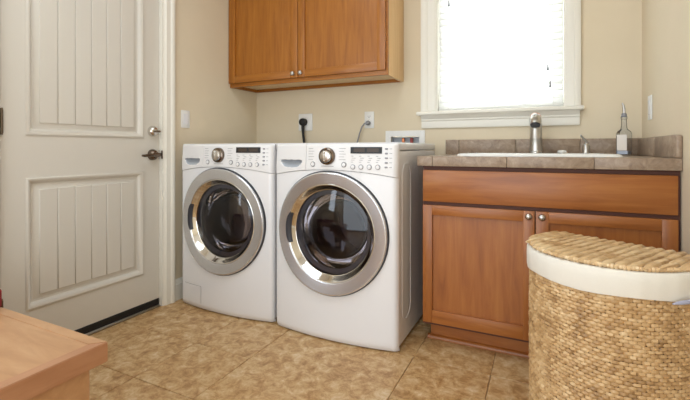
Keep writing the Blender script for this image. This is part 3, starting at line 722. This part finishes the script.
    dr = P_('door_ring', dring([(0.300, -0.01), (0.301, 0.012), (0.3005, 0.0165), (0.2995, 0.0190), (0.2975, 0.0206), (0.2945, 0.0212), (0.2925, 0.0210), (0.290, 0.0206), (0.267, 0.0168), (0.2455, 0.0132), (0.2440, 0.0129), (0.2425, 0.0120), (0.2412, 0.0100), (0.2405, 0.004)], 128), 'brushed_ring', label='wide brushed steel door ring')
    P_('door_gasket', dring([(0.296, -0.012), (0.3055, -0.012), (0.3065, 0.006), (0.304, 0.011), (0.2995, 0.012)], 96), 'gasket')
    P_('inner_ring', dring([(0.2412, 0.010), (0.2385, 0.0115), (0.236, 0.0100), (0.2345, 0.0082), (0.226, -0.004), (0.2150, -0.018), (0.2125, -0.0205), (0.2105, -0.0215), (0.2105, -0.034), (0.2395, -0.034)], 128), 'chrome', dr)
    P_('glass_cover', dring([(0, 0.006), (0.05, 0.0052), (0.1, 0.002), (0.15, -0.006), (0.185, -0.013), (0.211, -0.021)], 96), 'door_glass', dr, label='dark glass door window')
    P_('glass_bowl', MB().lathe([(0.205, -0.01), (0.196, -0.03), (0.186, -0.07), (0.168, -0.12), (0.13, -0.15), (0.06, -0.16), (0, -0.162)], o_, '-y', 64), 'bowl_glass', dr)
    P_('bowl_rim', MB().lathe([(0.207, 0.0), (0.190, -0.006), (0.186, -0.012), (0.207, -0.016)], o_, '-y', 64, closed=True), 'grey_plastic', dr)
    w0 = math.radians(178); vs = []; fs = []; nn = 16
    for i in range(nn+1):                                # grip notch on the left of the ring
        w = w0+math.radians(-19+38*i/nn); e = 1-abs(2*i/nn-1)**4
        for r_, yy in ((0.241+0.012*e, 0.0142+0.0012*e), (0.240, 0.0135), (0.232, 0.0095), (0.224, 0.0)):
            vs.append((r_*math.cos(w), -(PB+yy+0.0012), o_[2]+r_*math.sin(w)))
    for i in range(nn):
        for k in range(3): fs.append((i*4+k, i*4+k+1, (i+1)*4+k+1, (i+1)*4+k))
    P_('grip_recess', wrap(MB().add(vs, fs)), 'gasket', dr)
    # drum
    P_('drum', MB().lathe([(0.262, -0.03), (0.25, -0.06), (0.25, -0.46), (0.22, -0.5), (0.0, -0.5)], o_, '-y', 48), 'drum_steel')
    P_('front_collar', MB().lathe([(0.262, 0.03), (0.262, -0.05), (0.215, -0.06), (0.215, -0.02)], o_, '-y', 48), 'grey_plastic')
    for a in (35, 155, 275):
        w = math.radians(a); u = Vector((math.cos(w), 0, math.sin(w))); v_ = Vector((-math.sin(w), 0, math.cos(w)))
        pts = []
        for yy in (0.08, 0.45):
            for r_, q in ((0.25, -0.045), (0.185, -0.012), (0.185, 0.012), (0.25, 0.045)):
                p = u*r_+v_*q; pts.append((p.x, yy, p.z+o_[2]))
        P_('drum_paddle', MB().add(pts, [(0,1,5,4), (1,2,6,5), (2,3,7,6), (0,3,2,1), (4,5,6,7)]), 'drum_steel')
    for fx in (-0.28, 0.28):
        for fy_ in (0.07, 0.66):
            P_('levelling_foot', MB().lathe([(0, 0), (0.024, 0), (0.024, 0.012), (0.014, 0.016), (0.014, 0.026), (0, 0.026)], (fx, fy_, 0.0), 'z', 16), 'black_rubber')
    if not dryer:
        def pl(x0, x1, z0, z1, h):
            n_ = 6; vs = []; fs = []
            for s_ in (h, -0.004):
                for i in range(n_+1):
                    x = x0+(x1-x0)*i/n_
                    for z in (z0, z1):
                        y = bow(x)+0; vs.append((x, y-s_, z))
            o2_ = 2*(n_+1)
            for i in range(n_):
                a = 2*i; fs += [(a, a+1, a+3, a+2), (a, a+2, o2_+a+2, o2_+a), (a+1, o2_+a+1, o2_+a+3, a+3)]
            fs += [(0, o2_, o2_+1, 1), (2*n_, 2*n_+1, o2_+2*n_+1, o2_+2*n_)]
            return MB().add(vs, fs)
        P_('filter_cover', pl(-0.296, -0.15, 0.034, 0.138, 0.0022), 'enamel')
        P_('filter_cover_gap', pl(-0.298, -0.148, 0.0385, 0.1405, 0.0008), 'mark_grey')
    return t_
machine('washing_machine', 'white front-loading washing machine beside the door with round steel-ringed window', 'washing machine', (-1.655, 1.797, 0), False)
machine('tumble_dryer', 'white front-loading dryer beside the sink cabinet with round steel-ringed window', 'dryer', (-0.944, 1.786, 0), True)

# ------------------------------------------------------------------ wicker hamper
A2 = Vector((0.034, 1.785)); ud = Vector((0.864, -0.503)).normalized(); vd = Vector((-ud.y, ud.x))*-1   # along the flat back, out to the curved front
HA, HS, HB, HZ = 0.248, 0.05, 0.285, 0.615
hc = A2+ud*HA
hang = math.atan2(ud.y, ud.x)
hm = thing('wicker_hamper', 'half-moon seagrass laundry hamper with cream liner in front of the sink cabinet', 'laundry hamper', (hc.x, hc.y, 0), hang)
# local frame: +x along the back, -y to the front
def hamper_outline(inset=0.0, n=120):
    a, b, s_ = HA-inset, HB-inset, HS
    rc = 0.045
    pts = []
    for k in range(9):                                     # back right corner
        w = math.radians(90*k/8); pts.append((a-rc+rc*math.sin(w), -inset-rc+rc*math.cos(w)))
    for k in range(61):
        w = PI*k/60; pts.append((a*math.copysign(abs(math.cos(w))**0.9, math.cos(w)), -s_-b*abs(math.sin(w))**0.92))
    for k in range(9):
        w = math.radians(90*k/8); pts.append((-a+rc-rc*math.cos(w), -inset-rc+rc*math.sin(w)))
    # resample evenly
    pts.append(pts[0]); L = [0]
    for p, q in zip(pts[:-1], pts[1:]): L.append(L[-1]+math.dist(p, q))
    out = []; j = 0
    for i in range(n):
        d_ = L[-1]*i/n
        while L[j+1] < d_: j += 1
        t_ = (d_-L[j])/max(1e-9, L[j+1]-L[j]); out.append((pts[j][0]+(pts[j+1][0]-pts[j][0])*t_, pts[j][1]+(pts[j+1][1]-pts[j][1])*t_))
    return out, L[-1]
ol, per = hamper_outline(0.008, 140)
core = MB(); N_ = len(ol); vs = []; fs = []
for z in (0.004, HZ-0.02): vs += [(x, y, z) for x, y in ol]
for k in range(N_): fs.append((k, (k+1) % N_, N_+(k+1) % N_, N_+k))
fs.append(tuple(range(N_)))
bodyo = part('basket_body', core.add(vs, fs), 'basket_core', hm, local=True)
ncol = 2*int(per/0.0205/2); rowh = 0.0104; nrow = int((HZ-0.03)/rowh)
op, per = hamper_outline(0.004, ncol*2)
wv = MB(); NP = ncol*2
def out_frame(i):
    i0 = int(math.floor(i)) % NP; f_ = i-math.floor(i)
    p, q = op[i0], op[(i0+1) % NP]; pm_, qm = op[(i0-1) % NP], op[(i0+2) % NP]
    x, y = p[0]+(q[0]-p[0])*f_, p[1]+(q[1]-p[1])*f_
    tx, ty = qm[0]-pm_[0], qm[1]-pm_[1]; L_ = math.hypot(tx, ty); tx /= L_; ty /= L_
    return x, y, tx, ty
step = per/ncol
for r_ in range(nrow):
    z = 0.008+rowh*(r_+0.5)
    for c_ in range(ncol):
        i = 2*c_+(1 if r_ % 2 else 0)+random.uniform(-0.06, 0.06)
        x, y, tx, ty = out_frame(i)
        nx_, ny_ = -ty, tx                                 # outward (outline runs clockwise)
        hl = step*0.62*random.uniform(0.93, 1.06); hh = rowh*0.60*random.uniform(0.88, 1.12); th = 0.0065*random.uniform(0.8, 1.2)
        tilt = random.uniform(-0.05, 0.12); zz = z+random.uniform(-0.0008, 0.0008)
        vs = []
        for u, w_, o2 in ((-1, 0, -0.2), (-0.6, -0.9, 0.25), (-0.6, 0.9, 0.25), (-0.45, 0, 0.85), (0.05, -1, 0.35), (0.05, 1, 0.35), (0.05, 0, 1.05), (0.6, -0.9, 0.25), (0.6, 0.9, 0.25), (0.5, 0, 0.85), (1, 0, -0.2)):
            du = u*hl; dz = w_*hh+u*hl*tilt*0.35
            vs.append((x+tx*du+nx_*o2*th, y+ty*du+ny_*o2*th, zz+dz))
        wv.add(vs, [(0,1,3), (0,3,2), (1,4,6,3), (3,6,5,2), (4,7,9,6), (6,9,8,5), (7,10,9), (9,10,8)])
part('woven_strands', wv, 'seagrass', bodyo, local=True, kind='stuff')
# cream liner turned over the rim
lo, lper = hamper_outline(-0.004, 150); li, _ = hamper_outline(0.012, 150)
prof = [(0.0, HZ-0.072), (0.006, HZ-0.073), (0.0085, HZ-0.06), (0.009, HZ-0.03), (0.008, HZ-0.008), (0.004, HZ-0.001), (-0.006, HZ), (-0.014, HZ-0.006), (-0.016, HZ-0.05)]
vs = []; fs = []; NL = 150
for oi_, z in prof:
    pl, _ = hamper_outline(-oi_+0.0, NL)
    for k, (x, y) in enumerate(pl):
        wr = 0.0012*math.sin(k*0.9)*math.sin(k*0.37+1)
        sag = 0.0025*math.sin(k*0.21) if z < HZ-0.05 else 0
        cx_, cy_ = x, y+0.16; L_ = math.hypot(cx_, cy_)
        vs.append((x+cx_/L_*wr, y+cy_/L_*wr, z+sag))
for a in range(len(prof)-1):
    for k in range(NL): fs.append((a*NL+k, a*NL+(k+1) % NL, (a+1)*NL+(k+1) % NL, (a+1)*NL+k))
ln = part('cloth_liner', MB().add(vs, fs), 'liner_cloth', hm, local=True, label='cream cloth liner folded over the rim')
# lid: board, rope rows front to back, beaded rim
lin_, lp = hamper_outline(0.006, 160)
lid = part('lid', MB().prism(lin_, HZ-0.002, HZ+0.008), 'basket_core', hm, local=True)
def depth_at(x):
    ys_ = [q[1] for q in hamper_outline(0.012, 400)[0] if abs(q[0]-x) < 0.004]
    return (min(ys_), max(ys_)) if ys_ else None
nr = 17
def rope(pts, r, seg, n=7, ov=1.25, tw=0.5):
    # short plump overlapping strands along a path
    mb = MB()
    L = [0]
    for p, q in zip(pts[:-1], pts[1:]): L.append(L[-1]+math.dist(p, q))
    k = max(1, int(L[-1]/seg)); j = 0
    for i in range(k):
        d_ = L[-1]*(i+0.5)/k
        while j < len(L)-2 and L[j+1] < d_: j += 1
        t_ = (d_-L[j])/max(1e-9, L[j+1]-L[j]); P0 = Vector(pts[j]).lerp(Vector(pts[j+1]), t_)
        T = (Vector(pts[j+1])-Vector(pts[j])).normalized(); Nn = T.cross(Vector((0,0,1))).normalized()
        T = (T+Nn*tw*(1 if i % 2 else 0.7)).normalized()
        h_ = L[-1]/k*ov*0.5*random.uniform(0.92, 1.1); rr = r*random.uniform(0.85, 1.12)
        ps = [P0-T*h_, P0-T*h_*0.6, P0, P0+T*h_*0.6, P0+T*h_]
        mb.tube(ps, [rr*0.25, rr*0.85, rr, rr*0.85, rr*0.25], n)
    return mb
for q in range(nr):
    x = -HA+0.014+(2*HA-0.028)*(q+0.5)/nr
    dd = depth_at(x)
    if not dd: continue
    pts = [(x, dd[1]+(dd[0]-dd[1])*i/12, HZ+0.010) for i in range(13)]
    part('lid_rope', rope(pts, 0.0115, 0.045, 8, 1.8, 0.14), 'seagrass_lid_sheen', lid, local=True)
rim = [(x, y, HZ+0.007) for x, y in hamper_outline(0.007, 160)[0]]; rim.append(rim[0])
part('lid_rim', rope(rim, 0.0075, 0.0095, 6, 1.35, 0.5), 'seagrass_lid_sheen', lid, local=True)
tie = MB()
tx_, ty_ = 0.215, -0.236
tie.tube([(0.214, -0.248, HZ-0.075), (0.224, -0.236, HZ-0.072), (0.236, -0.214, HZ-0.07), (0.246, -0.18, HZ-0.07)], [0.002, 0.005, 0.006, 0.005], 8)
part('liner_tie', tie, 'ribbon', ln, local=True, label='pale lavender ribbon tie')

# ------------------------------------------------------------------ wooden bench, cushion and shelf
BQX0, BQX1, BQY0, BQY1, BQZ = -2.0, -1.012, -0.2, 0.674, 0.45
bn = thing('wooden_bench', 'pale brown wooden bench with framed top in the near left corner', 'bench', ((BQX0+BQX1)/2, (BQY0+BQY1)/2, 0))
eb = 0.032
part('top_panel', MB().box(BQX0+eb, BQX1-eb, BQY0+eb, BQY1-eb, BQZ-0.03, BQZ-0.0012), 'bench_wood', bn)
def mitre(a, b, c, d_, nm, mt):
    vs = [(x, y, BQZ-0.052) for x, y in (a, b, c, d_)]+[(x, y, BQZ) for x, y in (a, b, c, d_)]
    b_ = bmesh.new(); bv = [b_.verts.new(v) for v in vs]
    for f in ((0,3,2,1), (4,5,6,7), (0,1,5,4), (1,2,6,5), (2,3,7,6), (3,0,4,7)): b_.faces.new([bv[i] for i in f])
    bmesh.ops.recalc_face_normals(b_, faces=b_.faces)
    bmesh.ops.bevel(b_, geom=list(b_.edges), offset=0.0018, segments=2, affect='EDGES')
    part(nm, MB().bm(b_), mt, bn)
o4 = [(BQX0, BQY0), (BQX1, BQY0), (BQX1, BQY1), (BQX0, BQY1)]
i4 = [(BQX0+eb, BQY0+eb), (BQX1-eb, BQY0+eb), (BQX1-eb, BQY1-eb), (BQX0+eb, BQY1-eb)]
for k in range(4):
    mitre(o4[k], o4[(k+1) % 4], i4[(k+1) % 4], i4[k], 'edge_trim', 'bench_wood' if k % 2 == 0 else 'bench_wood_edge')
part('body', MB().box(BQX0+0.02, BQX1-0.02, BQY0+0.02, BQY1-0.034, 0.0, BQZ-0.052, 0.002, 1), 'bench_wood', bn)
cu = thing('seat_cushion', 'dark red cushion edge on the wooden bench at the left border', 'cushion', (-1.80, 0.48, BQZ))
part('cushion_body', MB().box(-1.97, -1.523, 0.25, 0.672, BQZ+0.0005, BQZ+0.06, 0.008, 3), 'red_cloth', cu)
part('piping', MB().tube([(-1.96, 0.26, BQZ+0.026), (-1.525, 0.26, BQZ+0.026), (-1.525, 0.66, BQZ+0.026), (-1.96, 0.66, BQZ+0.026), (-1.96, 0.26, BQZ+0.026)], 0.004, 6), 'red_cloth', cu)
